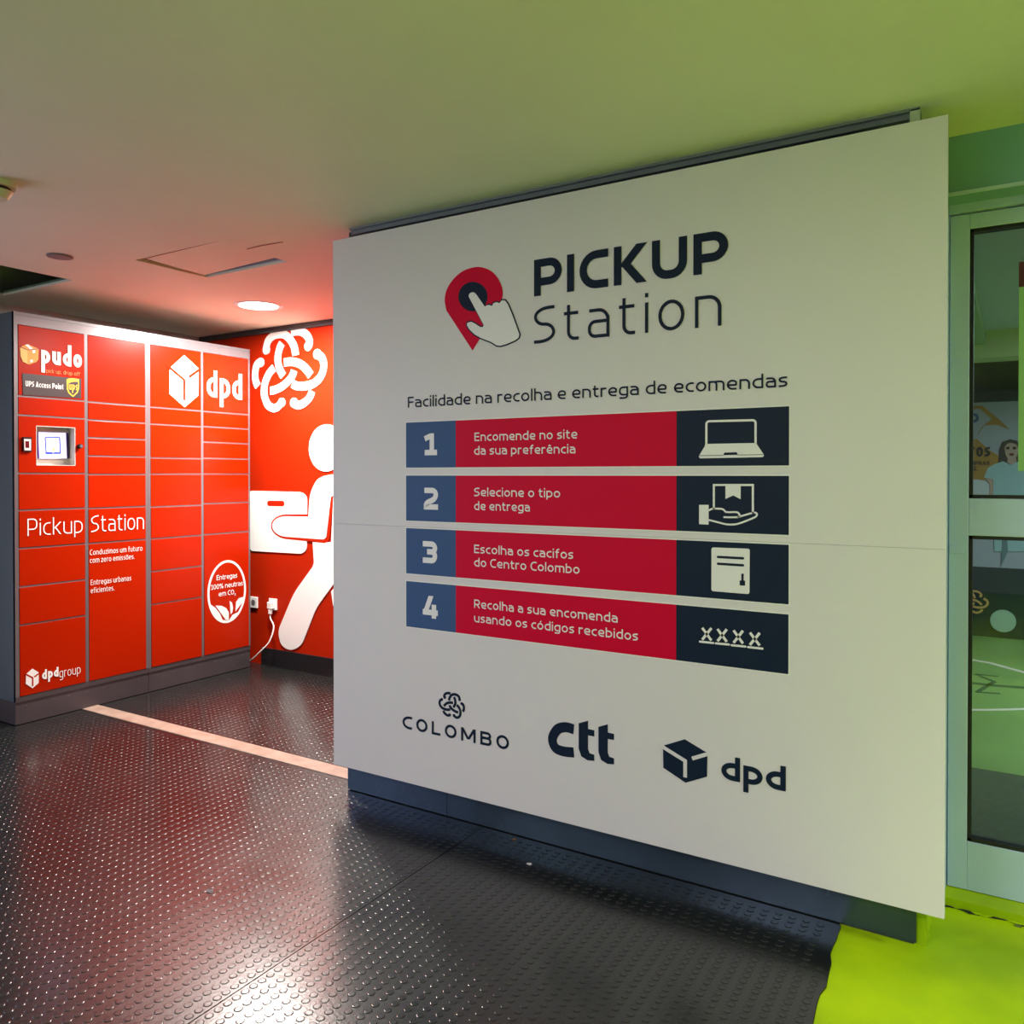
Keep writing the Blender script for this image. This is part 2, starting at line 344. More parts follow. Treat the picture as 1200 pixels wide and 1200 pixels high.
def text_px(pl, text, a, ur, cap, wt, off, m, name=None, parent=None, mb=None, **kw):
    """text whose baseline starts at pixel a and ends at column ur; cap = cap height in pixels at a"""
    own = mb is None; mb = mb or MB()
    s0, t0 = pl.px(*a); s1 = pl.px(ur, a[1])[0]; c = pl.px(a[0], a[1]-cap)[1]-t0
    draw_text(mb, pl, s0, t0, s1-s0, c, text, wt, off, m, **kw)
    return mb.build(name, parent) if own and name else mb

# ------------------------------------------------------------------ constants of the place
YS, ZC = 2.60, 2.47                 # face of the sign board, ceiling height
YP = 2.68                           # kick plate
XL = -4.713                         # locker fronts
YW = 4.13                           # red wall
YD = 3.07                           # glass door
# ================================================================== setting
def struct(name, mb, parent=None, **k):
    return mb.build(name, parent, kind='structure', **k) if parent is None else mb.build(name, parent, **k)
# floor: dark sub-base with the rubber sheets, green painted floor, strip
fl = struct('floor', MB().box(-5.4, 4, -5, 8.6, -.06, -.012, 'sub'))
edge = [(-.30, -5), (-.34, -1), (-.375, .8), (-.40, 1.6)]
for i in range(24):
    y = 1.7+i*.042; x = -.40-(y-1.7)*.055; edge.append((x+random.uniform(-.007, .007), y))
edge.append((-.455, 2.69))
def sheet(poly, z0, z1, m, name):
    b = MB(); n = len(poly); v = [(p[0], p[1], z1) for p in poly]
    b.add(v, [tuple(t) for t in tessellate_polygon([[Vector((q[0], q[1], 0)) for q in poly]])], m)
    b.add(v+[(p[0], p[1], z0) for p in poly], [(i, (i+1) % n, n+(i+1) % n, n+i) for i in range(n)], m)
    return b
sheet([(-1.781, -5)]+edge+[(-1.781, 2.69)], -.012, 0, 'rubber', '').build('rubber_sheet', fl, label='black rubber sheet right of the joint')
MB().box(-5.4, -1.785, -5, 2.765, -.012, 0, 'rubber').build('rubber_sheet', fl)
MB().box(-5.4, -1.3, 2.868, YW, -.012, 0, 'rubber').build('rubber_sheet', fl, label='black rubber sheet inside the red alcove')
g = [(e[0]+.001, e[1]) for e in edge]
sheet(g+[(-.246, 2.69), (-.246, 3.02), (2.6, 3.02), (2.6, -5)], -.012, -.004, 'green', '').build('painted_area', fl, label='bright lime green painted floor')
MB().box(-.245, 4, 4.45, 8.6, -.012, -.003, 'lobby').box(-5.4, -.245, YW+.1, 8.6, -.012, -.003, 'lobby').build('painted_area', fl, label='dull green floor beyond the glass door')
struct('trim_1', MB().box(XL-.3, -2.45, 2.767, 2.866, -.012, .003, 'strip'))
MB().box(2.602, 4, -5, 3.02, -.012, 0, 'rubber').build('rubber_sheet', fl)
# studs of the rubber sheets
def studs():
    vs = []; fs = []; n = 10; R1, R2 = .0122, .0092
    ring = [(math.cos(2*math.pi*k/n), math.sin(2*math.pi*k/n)) for k in range(n)]
    def put(x, y):
        b = len(vs)
        for rr, z in ((R1, 0), (R1*.94, .0006), (R2, .0011)):
            for c, s_ in ring: vs.append((x+c*rr, y+s_*rr, z))
        for q in (0, 1):
            for k in range(n): fs.append((b+q*n+k, b+q*n+(k+1) % n, b+(q+1)*n+(k+1) % n, b+(q+1)*n+k))
        fs.append(tuple(range(b+2*n, b+3*n)))
    px_, py_ = .042, .029
    i0 = 0
    for i in range(-100, 110):
        x = -1.783+.021+i*px_
        if x < -5.1 or x > -.36: continue
        j = 0; y = .35+(i % 2)*.0
        while y < YW-.02:
            xe = -.40-(y-1.7)*.055
            ok = (y < 2.75 and x < xe-.02) or (2.885 < y and x < -1.4)
            if ok and y > YP-.03 and x > -2.53: ok = y > 2.9 and x < -1.4
            if ok and y > 2.37 and x < XL+.01: ok = False
            if ok and y < 1.2 and (x < -3.6 ): ok = y > .35
            if ok: put(x+random.uniform(-.0006, .0006), y+random.uniform(-.0006, .0006))
            y += py_
    b = MB(); b.v = vs; b.f = fs; b.mats = [M['rubber']]; b.mi = [0]*len(fs); b.sm = [len(f) == 4 for f in fs]
    return b
studs().build('floor_stud', fl, kind='stuff', label='low round studs of the black rubber floor')
# ceiling with two openings
def ceiling():
    xs = [-5.4, -5.15, -4.41, -3.73, -3.108, 4]; ys = [-5, 1.55, 2.47, 2.545, 2.89, YW+.1]
    b = MB()
    for i in range(5):
        for j in range(5):
            x0, x1, y0, y1 = xs[i], xs[i+1], ys[j], ys[j+1]; cx, cy = (x0+x1)/2, (y0+y1)/2
            if -5.15 < cx < -4.41 and 1.55 < cy < 2.545: continue
            if -3.73 < cx < -3.108 and 2.47 < cy < 2.89: continue
            if x1 == 4: b.box(x0, x1, y0, min(y1, YD), ZC, ZC+.014, 'ceiling'); (y1 > YD) and b.box(x0, -.245, max(y0, YD), y1, ZC, ZC+.014, 'ceiling'); continue
            b.box(x0, x1, y0, y1, ZC, ZC+.014, 'ceiling')
    return b
ce = struct('ceiling', ceiling())
MB().box(-5.4, 4, -5, YD, ZC+.45, ZC+.47, 'dark').box(-5.4, -.3, YD, YW+.1, ZC+.45, ZC+.47, 'dark').build('slab_above', ce)
b = MB()   # lips and dark cavity sides of the openings
for (x0, x1, y0, y1) in ((-5.15, -4.41, 1.55, 2.545), (-3.73, -3.108, 2.47, 2.89)):
    for a in ((x0-.012, x0, y0, y1), (x1, x1+.012, y0, y1), (x0, x1, y0-.012, y0), (x0, x1, y1, y1+.012)):
        b.box(*a, ZC+.014, ZC+(.06 if x0 > -4 else .026), 'lip' if x0 > -4 else 'vlip')
b.build('opening_lip', ce)
MB().box(-5.0, -4.5, 2.05, 2.12, ZC+.12, ZC+.20, 'ply').box(-5.1, -4.45, 2.25, 2.33, ZC+.2, ZC+.26, 'dark').build('hidden_pipe', ce)
MB().add([P(*q, z=ZC-.0015) for q in ((289, 291.2), (305, 287.4), (332, 283.2), (332, 284.2), (306, 288.6), (289.5, 292.4))], [(0, 1, 4, 5), (1, 2, 3, 4)], 'ply').build('board_crack', ce)
# tilted hatch board
q = [P(*p, z=ZC+.004) for p in ((171, 303.5), (263, 281), (326, 304.5), (239.5, 323.3))]
b = MB(); lift = [.001, 0, .014, .003]
v = [(p[0], p[1], p[2]+l) for p, l in zip(q, lift)]; v2 = [(p[0], p[1], p[2]+.014) for p in v]
b.add(v, [(0, 1, 2, 3)], 'ceiling'); b.add(v+v2, [(0, 1, 5, 4), (1, 2, 6, 5), (2, 3, 7, 6), (3, 0, 4, 7)], 'ply')
b.build('ceiling_hatch_board', None, label='loose square ceiling board sitting crooked in its opening before the downlight', category='ceiling panel')
# walls
struct('wall_left', MB().box(-5.5, -5.4, -5, YW+.1, -.06, 3, 'wallp'))
struct('wall_front', MB().box(-5.5, 4, -5.1, -5, -.06, 3, 'wallp'))
struct('wall_right', MB().box(4, 4.1, -5.1, 8.7, -.06, 3, 'wallp'))
struct('wall_back', MB().box(-5.5, -.26, YW, YW+.1, -.06, 3, 'mural'))
struct('wall_middle', MB().box(-2.505, -.245, YP+.008, YP+.16, -.012, 3, 'body').box(-1.40, -.245, YP+.16, YW, -.012, 3, 'mural')
       .box(-.245, -.212, YP+.012, 3.03, -.004, .155, 'green'))
struct('baseboard_back', MB().box(XL+.0, -1.4, YW-.014, YW, 0, .126, 'base'))
struct('trim_2', MB().box(-5.4, -1.4, YW-.02, YW, 2.432, ZC, 'trim'))
# lintel and wall above the door
struct('wall_lintel', MB().box(-.20, 4, 2.93, 3.10, 2.288, 3, 'lintel').box(-.245, -.20, 2.99, 3.1, -.004, 3, 'alu').box(2.6, 4, 3.02, 3.1, -.004, 2.29, 'wallg'))
struct('trim_3', MB().box(-.2, 2.6, 2.925, 2.935, 2.283, 2.293, 'alu'))
b = MB().box(-.245, 4, 2.985, 3.12, -.004, .022, 'green')
pt = []; pb = []
for i in range(70):
    x = -.24+i*.018; c_ = 2.974-.004*math.sin(i*.9)+random.uniform(-.004, .004); wd_ = max(.0008, random.gauss(.004, .004)); pt.append((x, c_+wd_)); pb.append((x, c_-wd_*.6))
for i in range(69): b.add([(*pb[i], -.0025), (*pb[i+1], -.0025), (*pt[i+1], -.0025), (*pt[i], -.0025)], [(0, 1, 2, 3)], 'sub')
for i in range(16):
    x = -.22+random.random()*1.1; y = 2.966+random.uniform(-.012, .006); q_ = random.uniform(.004, .012); b.box(x, x+q_*1.6, y, y+q_*.6, -.004, random.uniform(-.001, .003), random.choice(['puce', 'green', 'green']))
struct('trim_4', b)
MB().box(-.24, 2.6, 3.12, 4.45, -.012, .0, 'mat').build('doormat', None, label='dark grey entrance mat on the floor just behind the glass door', category='mat')
# lobby shell beyond the door
struct('wall_lobby', MB().box(-5.5, 4.1, 8.6, 8.7, -.06, 3, 'farg').box(-2.2, -2.1, YW+.1, 8.6, -.06, 3, 'wallg'))
hc = struct('ceiling_lobby', MB().box(-2.2, 4.1, 3.1, 8.7, ZC, ZC+.05, 'hall'))
b = MB(); b.box(-1.0, -.18, 3.3, 7.2, ZC-.10, ZC, 'hbeam'); b.box(-2.2, 4.1, 7.0, 7.3, ZC-.20, ZC, 'beamc'); b.build('beam', hc)
# ================================================================== sign
SP = Plane('y', YS)
sign = thing('information_sign', (-1.38, YS, .0), 'large beige wall board with red and navy step instructions and a pickup logo', 'sign')
x0, x1, z0, z1 = -2.518, -.160, .136, 2.4148
zs = SP.px(1000, 639.5)[1]
MB().box(x0, x1, YS, YS+.022, z0, zs-.0003, 'panel').build('board', sign, bevel=.0005)
MB().box(x0, x1, YS+.0004, YS+.022, zs+.0003, z1, 'panel').build('board', sign, bevel=.0005)
b = MB()
for x in (-2.4, -1.4, -.36): b.box(x-.03, x+.03, YS+.022, YP+.008, .24, 2.40, 'track')
b.build('batten', sign)
# kick plates and head track
kp = thing('kick_plate', (-1.4, YP, 0), 'blue grey steel kick plates along the floor under the large sign', 'plate')
MB().box(-2.511, -1.9672, YP, YP+.008, .004, .22, 'steel').build('plate', kp); MB().box(-1.9655, -.239, YP+.001, YP+.008, .004, .22, 'steel').build('plate', kp)
tr = thing('ceiling_track', (-1.3, YP, ZC), 'thin grey metal track on the ceiling above the large sign', 'track')
MB().box(-2.46, -.235, 2.655, 2.70, 2.445, ZC, 'track').box(-2.46, -.235, 2.64, 2.655, 2.462, ZC, 'track').build('rail', tr)
MB().box(-.262, -.235, 2.64, 2.656, 2.40, 2.466, 'wallg').build('end_bracket', tr)
# title and logo
text_px(SP, 'PICKUP', (626, 347.6), 853.3, 42.7, .215, .0016, 'navy', 'title_text', sign, gap=.16)
text_px(SP, 'Station', (626, 403.0), 845.5, 42.6, .088, .0016, 'navy', 'title_text', sign, gap=.27, xh=.77, asc=1.05)
wl = [MB()]; text_px(SP, 'Facilidade na recolha e entrega de ecomendas', (478.2, 477.8), 922.8, 12.6, .14, .0016, 'navy', mb=wl[0], gap=.17, words=wl)
for b in wl: b.build('heading_word', sign)
logo = MB(); cr = lambda pts: SP.crop(pts, 500, 300, 9.23)
logo.prism(SP, cr(spline([(497, 1022), (352, 800), (215, 590), (196, 480), (212, 390), (260, 290), (340, 200), (440, 140), (520, 122), (600, 124), (690, 160), (765, 240), (812, 330), (822, 420), (800, 520), (700, 690), (600, 870)][0:1] , 1)+[(352, 800)]+spline([(215, 590), (196, 470), (225, 350), (300, 240), (400, 160), (520, 122), (610, 126), (700, 165), (770, 240), (815, 340), (822, 430), (790, 540)])+[(560, 920)]), 0, .0012, 'sred')
logo.prism(SP, cr(circle((503, 440), 158, 160)), 0, .0016, 'navy')
hand = [(458, 440), (463, 412), (482, 396), (512, 393), (535, 410), (632, 550), (650, 536), (680, 530), (708, 542), (728, 510), (760, 500), (790, 512), (815, 480), (850, 482), (880, 522), (930, 640), (1005, 850), (995, 885), (960, 912), (870, 952), (800, 972), (760, 968), (700, 930), (590, 888), (520, 848), (465, 795), (437, 750), (445, 722), (485, 712), (530, 735), (580, 768), (610, 770), (620, 748), (600, 710)]
H = cr(hand); logo.ribbon(SP, H[6:32]+[H[32]], .0105, 0, .0018, 'navy'); logo.ribbon(SP, [H[5], H[6]], .0105, 0, .0018, 'navy'); logo.ribbon(SP, [H[32], H[33], H[0]], .006, 0, .0018, 'navy')
logo.prism(SP, H, 0, .0021, 'swhite'); logo.build('logo', sign)
# the four steps
ROWS = [(1.6182, 1.4292), (1.3960, 1.2067), (1.1753, .9846), (.9522, .7608)]
k_ = YS/2.6741; sz = lambda z: 1.4+(z-1.4)*k_
SL, SR = SP.px(476, 550)[0], SP.px(924.7, 550)[0]; S1, S2 = SP.px(534.3, 550)[0], SP.px(792.8, 550)[0]
CAP = [[('Encomende no site', (556.4, 517), 676.6), ('da sua preferência', (556, 533), 674.5)],
       [('Selecione o tipo', (556, 581.4), 656.6), ('de entrega', (556, 597.6), 621.2)],
       [('Escolha os cacifos', (556, 648), 672), ('do Centro Colombo', (556, 663.6), 679.4)],
       [('Recolha a sua encomenda', (556, 712.2), 724), ('usando os códigos recebidos', (556, 728.8), 747.8)]]
NUM = [('1', (498, 533.6), 512.4, 25.5), ('2', (497, 597), 513.6, 25.6), ('3', (495.8, 659.4), 512.6, 25.6), ('4', (495.8, 723.4), 513.4, 26)]
for i, (zt, zb) in enumerate(ROWS):
    zt, zb = sz(zt), sz(zb)
    rw = MB().prism(SP, [(SL-.004, zb-.004), (SR+.004, zb-.004), (SR+.004, zt+.004), (SL-.004, zt+.004)], 0, .0007, 'edge')
    for a, c, m in ((SL, S1, 'blue'), (S1, S2, 'sred'), (S2, SR, 'navy')):
        rw.prism(SP, [(a, zb), (c, zb), (c, zt), (a, zt)], 0, .0011, m)
    ro_ = rw.build('step_band', sign)
    t, a, ur, cp = NUM[i]; text_px(SP, t, a, ur, cp, .25, .0018, 'swhite', 'step_number', ro_)
    for t, a, ur in CAP[i]: text_px(SP, t, a, ur, 9.9, .145, .0018, 'swhite', 'caption_text', ro_, gap=.17)
    ic = MB(); c = lambda pts: SP.crop(pts, 820, 480, 8.571); d = lambda pts: SP.crop(pts, 700, 600, 5); O = .0018
    if i == 0:
        ic.ribbon(SP, c(rnd([(68, 350), (68, 118), (562, 106), (562, 340)], 30)), .0071, 0, O, 'swhite')
        ic.prism(SP, c([(57, 345), (573, 335), (577, 352), (640, 445), (645, 465), (632, 478), (300, 484), (5, 490), (-8, 475), (0, 455), (52, 368)]), 0, O, 'swhite')
        ic.prism(SP, c([(236, 458), (252, 432), (372, 428), (386, 454)]), 0, .0023, 'navy'); ic.ribbon(SP, c([(0, 462), (235, 460)]), .0018, 0, .0023, 'navy'); ic.ribbon(SP, c([(385, 456), (636, 452)]), .0018, 0, .0023, 'navy')
    if i == 1:
        ic.ribbon(SP, c([(143, 1002), (143, 757), (535, 757), (535, 1045)]), .0066, 0, O, 'swhite')
        ic.prism(SP, c([(260, 760), (412, 760), (412, 900), (338, 862), (260, 897)]), 0, .0020, 'swhite')
        ic.ribbon(SP, c(spline([(90, 1015), (120, 998), (165, 994), (232, 1000), (262, 1026), (300, 1030), (370, 1030), (395, 1045), (400, 1066), (370, 1080), (240, 1080)])), .0058, 0, O, 'swhite')
        ic.ribbon(SP, c(spline([(380, 1082), (430, 1066), (540, 1036), (572, 1042), (572, 1064), (540, 1088), (400, 1142), (330, 1154), (260, 1150), (180, 1130), (92, 1108)])), .0058, 0, O, 'swhite')
        ic.prism(SP, SP.crop([(597, 658), (653, 658), (653, 774), (597, 771)], 700, 460, 5), 0, O, 'swhite')
    if i == 2:
        ic.prism(SP, d(rnd([(670, 207), (894, 215), (892, 481), (669, 463)], 12, True)), 0, O, 'swhite')
        ic.ribbon(SP, d([(708, 263), (854, 271)]), .008, 0, .0023, 'navy', caps=(1, 1)); ic.ribbon(SP, d([(708, 303), (854, 312)]), .008, 0, .0023, 'navy', caps=(1, 1))
        ic.prism(SP, d([(845, 361), (859, 361), (858, 400), (867, 403), (867, 431), (835, 430), (835, 402), (845, 400)]), 0, .0023, 'navy')
    if i == 3:
        for (xa, xb, ya, yb) in ((610, 674, 678, 752), (700, 764, 685, 760), (794, 859, 693, 770), (890, 957, 706, 782)):
            ic.ribbon(SP, d([(xa+5, ya), (xb-5, yb)]), .0085, 0, O, 'swhite'); ic.ribbon(SP, d([(xb-5, ya+2), (xa+5, yb-4)]), .0085, 0, O, 'swhite')
        for (xa, ya, xb, yb) in ((602, 759, 680, 767), (695, 769, 772, 776), (788, 780, 868, 788), (884, 791, 968, 800)): ic.ribbon(SP, d([(xa, ya), (xb, yb)]), .0068, 0, O, 'swhite', caps=(1, 1))
    ic.build('step_icon', ro_)
# knot emblem: nine ribbons traced on the red wall, reused mirrored and small
WP = Plane('y', YW)
KNOT = [[(484, 266), (486, 235), (503, 190), (540, 158), (585, 144), (630, 150), (668, 182), (696, 228), (710, 280), (714, 322)],
        [(704, 418), (690, 465), (655, 515), (605, 555), (555, 580), (508, 590)],
        [(424, 562), (402, 515), (396, 460), (404, 400), (422, 372), (440, 366)],
        [(604, 680), (575, 712), (540, 722), (500, 700), (475, 650), (466, 590), (476, 520), (505, 455), (550, 402)],
        [(618, 368), (665, 360), (715, 365), (765, 388), (805, 428), (838, 476)],
        [(846, 580), (826, 636), (790, 676), (745, 698), (712, 692), (700, 680)],
        [(882, 300), (915, 325), (934, 375), (930, 430), (908, 480), (872, 520), (825, 542), (770, 552), (720, 548), (682, 528)],
        [(622, 482), (592, 425), (576, 370), (576, 310), (590, 250), (610, 205)],
        [(672, 134), (710, 122), (755, 124), (795, 146), (820, 185), (822, 222), (812, 238)]]
KN = [[WP.px(240+x/6.667, 370+y/6.667) for x, y in st_] for st_ in KNOT]
kc = [sum(p[i] for s_ in KN for p in s_)/sum(len(s_) for s_ in KN) for i in (0, 1)]
kr = max(math.hypot(p[0]-kc[0], p[1]-kc[1]) for s_ in KN for p in s_)
wk = WP.px(300, 370+170/6.667)[1]-WP.px(300, 370+240/6.667)[1]
def knot(mb, pl, c, r, o0, o1, m, mir=1, rot=0, wf=1):
    for i, st_ in enumerate(KN):
        pts = []
        for p in st_:
            x, y = (p[0]-kc[0])/kr*mir, (p[1]-kc[1])/kr
            pts.append((c[0]+r*(x*math.cos(rot)-y*math.sin(rot)), c[1]+r*(x*math.sin(rot)+y*math.cos(rot))))
        caps = ((1.18, 0), (0, 0), (0, 1.18))[i % 3]
        def cut(a, b_): d = math.dist(a, b_); k = min(.6, .03*r/d); return (a[0]+(b_[0]-a[0])*k, a[1]+(b_[1]-a[1])*k)
        if not caps[1]: pts[-1] = cut(pts[-1], pts[-2])
        if not caps[0]: pts[0] = cut(pts[0], pts[1])
        mb.ribbon(pl, spline(pts, 6), wk*wf*r/kr, o0, o1, m, caps=caps)
a = SP.px(529.5, 826); rr = (SP.px(529.5, 806)[1]-SP.px(529.5, 844)[1])/2*.93
b = MB(); knot(b, SP, a, rr, 0, .0016, 'navy', -1, wf=.92); b.build('knot_logo', sign)
text_px(SP, 'COLOMBO', (471.9, 853), 596.6, 15.0, .19, .0016, 'navy', 'company_name', sign, gap=.42, rad=1.5)
c = lambda pts: SP.crop(pts, 690, 820, 4.8)
b = MB(); e = lambda pts: SP.crop(pts, 450, 780, 4.8)
b.ribbon(SP, e(spline([(1068, 358), (1020, 346), (975, 360), (948, 412), (965, 462), (1010, 482), (1068, 488)])), .036, 0, .0016, 'navy')
def tee(x, dy):
    q = [(x, 324+dy), (x+52, 310+dy), (x+52, 356+dy), (x+87, 364+dy), (x+87, 398+dy), (x+52, 392+dy), (x+52, 470+dy), (x+60, 492+dy), (x+87, 502+dy), (x+87, 535+dy), (x+50, 532+dy), (x+15, 510+dy), (x, 465+dy)]
    b.prism(SP, e(q), 0, .0016, 'navy')
tee(1096, 0); tee(1207, 20)
b.build('company_name', sign)
def cube(mb, pl, hexp, l1, l2, wd, o, m, mb_):
    mb.prism(pl, hexp, 0, o, m); mb.ribbon(pl, l1, wd, 0, o+.0006, mb_); mb.ribbon(pl, l2, wd, 0, o+.0006, mb_)
b = MB(); cube(b, SP, c([(418, 258), (540, 222), (668, 300), (665, 432), (545, 466), (420, 382)]), c([(405, 257), (543, 343), (543, 436)]), c([(690, 298), (582, 330)]), .0125, .0016, 'navy', 'panel')
b.build('box_logo', sign)
text_px(SP, 'dpd', (845.4, 912.3), 921, 28, .215, .0016, 'navy', 'company_name', sign, gap=.13, xh=.74, desc=.36, asc=1)

# ================================================================== red wall graphics
em = MB(); knot(em, WP, kc, kr, 0, .008, 'white', wf=.9); em.build('wall_emblem', None, label='white interlaced knot emblem high on the red wall above the parcel carrier', category='wall graphic')
pg = thing('wall_pictogram', (-4.1, YW, .2), 'large white figure carrying a parcel on the red wall beside the sign', 'wall graphic')
f = lambda pts: WP.crop(pts, 250, 540, 4.615)
hc_ = WP.px(382.5, 525); hr = (WP.px(382.5, 497.5)[1]-WP.px(382.5, 552.8)[1])/2
MB().prism(WP, circle(hc_, hr, hr, 48), 0, .006, 'white').build('head', pg)
MB().prism(WP, f(rnd([(200, 162, 12), (509, 170, 45), (507, 504, 40), (202, 487, 16)], 20, True)), 0, .006, 'white').ribbon(WP, f([(305, 230), (378, 231)]), .04, 0, .0068, 'mural', caps=(1, 1)).build('parcel', pg)
arm = [(850, 90, 60), (600, 60, 120), (528, 150, 60), (518, 302, 0), (322, 298, 75), (322, 405, 75), (612, 426, 20), (640, 195, 0), (700, 160, 20)]
b = MB(); ap = f(rnd(arm, 10, True)); b.prism(WP, ap, 0, .0078, 'white'); lead = f(rnd([(516, 298), (322, 298, 78), (322, 405, 78), (623, 436, 22), (645, 195)], 10)); b.ribbon(WP, lead, .024, 0, .0072, 'mural'); b.build('arm', pg)
b = MB(); b.prism(WP, f(rnd([(540, 440, 0), (548, 562, 20), (440, 712, 40), (352, 920, 30), (372, 1020, 50), (470, 1022, 50), (560, 795, 30), (660, 655, 10), (720, 610, 30), (860, 560, 30), (850, 140, 60), (655, 140, 0), (640, 440, 0)], 20, True)), 0, .006, 'white'); b.build('body', pg)
b = MB(); b.prism(WP, f(rnd([(640, 705, 4), (700, 640, 10), (860, 560, 30), (900, 700, 40), (1010, 990, 60), (880, 1040, 60), (760, 770, 20), (652, 790, 10)], 20, True)), 0, .0062, 'white'); b.build('leg', pg)
# sockets and plug
def socket(name, u0, u1, v0, v1, label):
    s0, t1 = WP.px(u0, v0); s1, t0 = WP.px(u1, v1); m = (t0+t1)/2; h = .041; s = (s0+s1)/2
    o = thing(name, (s, YW, m-h), label, 'socket')
    MB().box(s-h, s+h, YW-.012, YW, m-h, m+h, 'plastic').build('plate', o, bevel=.003)
    return o, s, m
o, s, m = socket('wall_socket', 293, 303.5, 698.5, 713, 'empty white wall socket half hidden behind the locker edge')
MB().cyl((s, m), .021, YW-.0135, YW-.011, 'discm', axis='y').build('socket_well', o)
o, s, m = socket('wall_socket', 314, 327.5, 700.5, 715.5, 'white wall socket with the white plug in it')
pl_ = thing('power_cord', (s, YW-.03, 0), 'white plug and cord hanging from the right socket', 'cord')
MB().box(s-.022, s+.022, YW-.045, YW-.012, m-.03, m+.02, 'plastic').box(s-.012, s+.012, YW-.043, YW-.02, m-.068, m-.028, 'plastic').build('plug', pl_, bevel=.004)
cp = [(s, YW-.032, m-.06), (s+.005, YW-.035, m-.10)]
for (u, v, d) in ((320.8, 735, .05), (315.5, 752, .08), (304.5, 764, .11)):
    q = P(u, v, y=YW-d); cp.append(q)
cp += [P(297, 771, y=YW-.10), (-4.80, 4.06, .02), (-5.0, 4.07, .012)]
MB().tube(spline(cp, 6), .005, 'plastic').build('cord', pl_)

# ================================================================== parcel lockers
LP = Plane('x', XL); XB = -5.33
def z_at(u, v): return LP.px(u, v)[1]
cols = [((2.406, 2.7865), 21.5, [463.9, 486.3, 554.7, 598.2, 643, 688.2, 733.2], None),
        ((2.806, 3.185), 103.5, [470.9, 491.8, 512.6, 534.2, 555.9, 595.9, 637], None),
        ((3.220, 3.6026), 177, [477, 496.8, 536.4, 555.5, 594.2, 631.6, 669.9, 708.7], None),
        ((3.621, 4.0045), 238.8, [482, 499.8, 518, 537, 555.4, 590.4, 626.7], None)]
ZT, ZB = 2.2359, .1584
doors = {}
def locker(name, y0, y1, ids, label):
    o = thing(name, (XL-.3, (y0+y1)/2, 0), label, 'locker')
    MB().box(XB, XL-.004, y0, y0+.004, .13, 2.3057, 'side').box(XB, XL-.004, y1-.004, y1, .13, 2.3057, 'side').box(XB, XL-.004, y0+.004, y1-.004, 2.30, 2.3057, 'frame').box(XB, XB+.004, y0+.004, y1-.004, .13, 2.3, 'side').build('carcass', o)
    # front frame: stiles, rails and head strip
    fr = MB(); fr.box(XL-.02, XL, y0, y1, ZT+.001, 2.3057, 'frame'); fr.box(XL-.02, XL-.001, y0, y1, .128, ZB, 'plinth')
    fr.box(XL-.001, XL+.0015, y0+.012, y1-.003, ZT+.052, ZT+.055, 'side')
    ys = [y0]+[v for k in ids for v in cols[k][0]]+[y1]
    for a, c in zip(ys[::2], ys[1::2]): fr.box(XL-.02, XL-.0005, a, c, ZB, ZT+.001, 'frame')
    fro = fr.build('front_frame', o)
    b = MB(); b.box(XB, XL-.006, y0+.001, y1-.001, .004, .128, 'plinth').build('plinth', o)
    for yy in (y0+.06, y0+.30, (y0+y1)/2, y1-.30, y1-.07):
        MB().cyl((yy, .10), .004, XL-.007, XL-.004, 'frame', n=8, axis='x').build('screw', o)
    for k in ids:
        (a, c), u, seps, _ = cols[k]; zs_ = [ZT]+[z_at(u, v) for v in seps]+[ZB]
        for i in range(len(zs_)-1):
            zt = zs_[i]-(.005 if i else .002); zb = zs_[i+1]+(.005 if i < len(zs_)-2 else .002)
            if k == 0 and i == 2:
                (ra, rt), (rc, rb) = LP.px(42.3, 499), LP.px(87.8, 545.6)
                d_ = MB().box(XL-.018, XL+.002, a+.002, c-.002, rt, zt, 'red').box(XL-.018, XL+.002, a+.002, c-.002, zb, rb, 'red').box(XL-.018, XL+.002, a+.002, ra, rb, rt, 'red').box(XL-.018, XL+.002, rc, c-.002, rb, rt, 'red').build('screen_panel', o)
                doors[(k, i)] = d_; doors['rec'] = (ra, rc, rb, rt)
            else:
                j = random.uniform(-.0008, .0008)
                d_ = MB().box(XL-.018, XL+.002+j, a+.002, c-.002, zb, zt, 'red').build('door', o, bevel=.001)
                doors[(k, i)] = d_
            if i: MB().box(XL-.018, XL-.001, a, c, zs_[i]-.005, zs_[i]+.005, 'frame').build('rail', o)
    return o
lk1 = locker('parcel_locker', 2.3854, 3.2035, (0, 1), 'left red parcel locker bank with the touch screen and grey metal frame')
lk2 = locker('parcel_locker', 3.2045, 4.0189, (2, 3), 'right red parcel locker bank nearest the red wall, with oval leaf seal')
DP = Plane('x', XL+.0035)       # printed film sits just in front of the doors
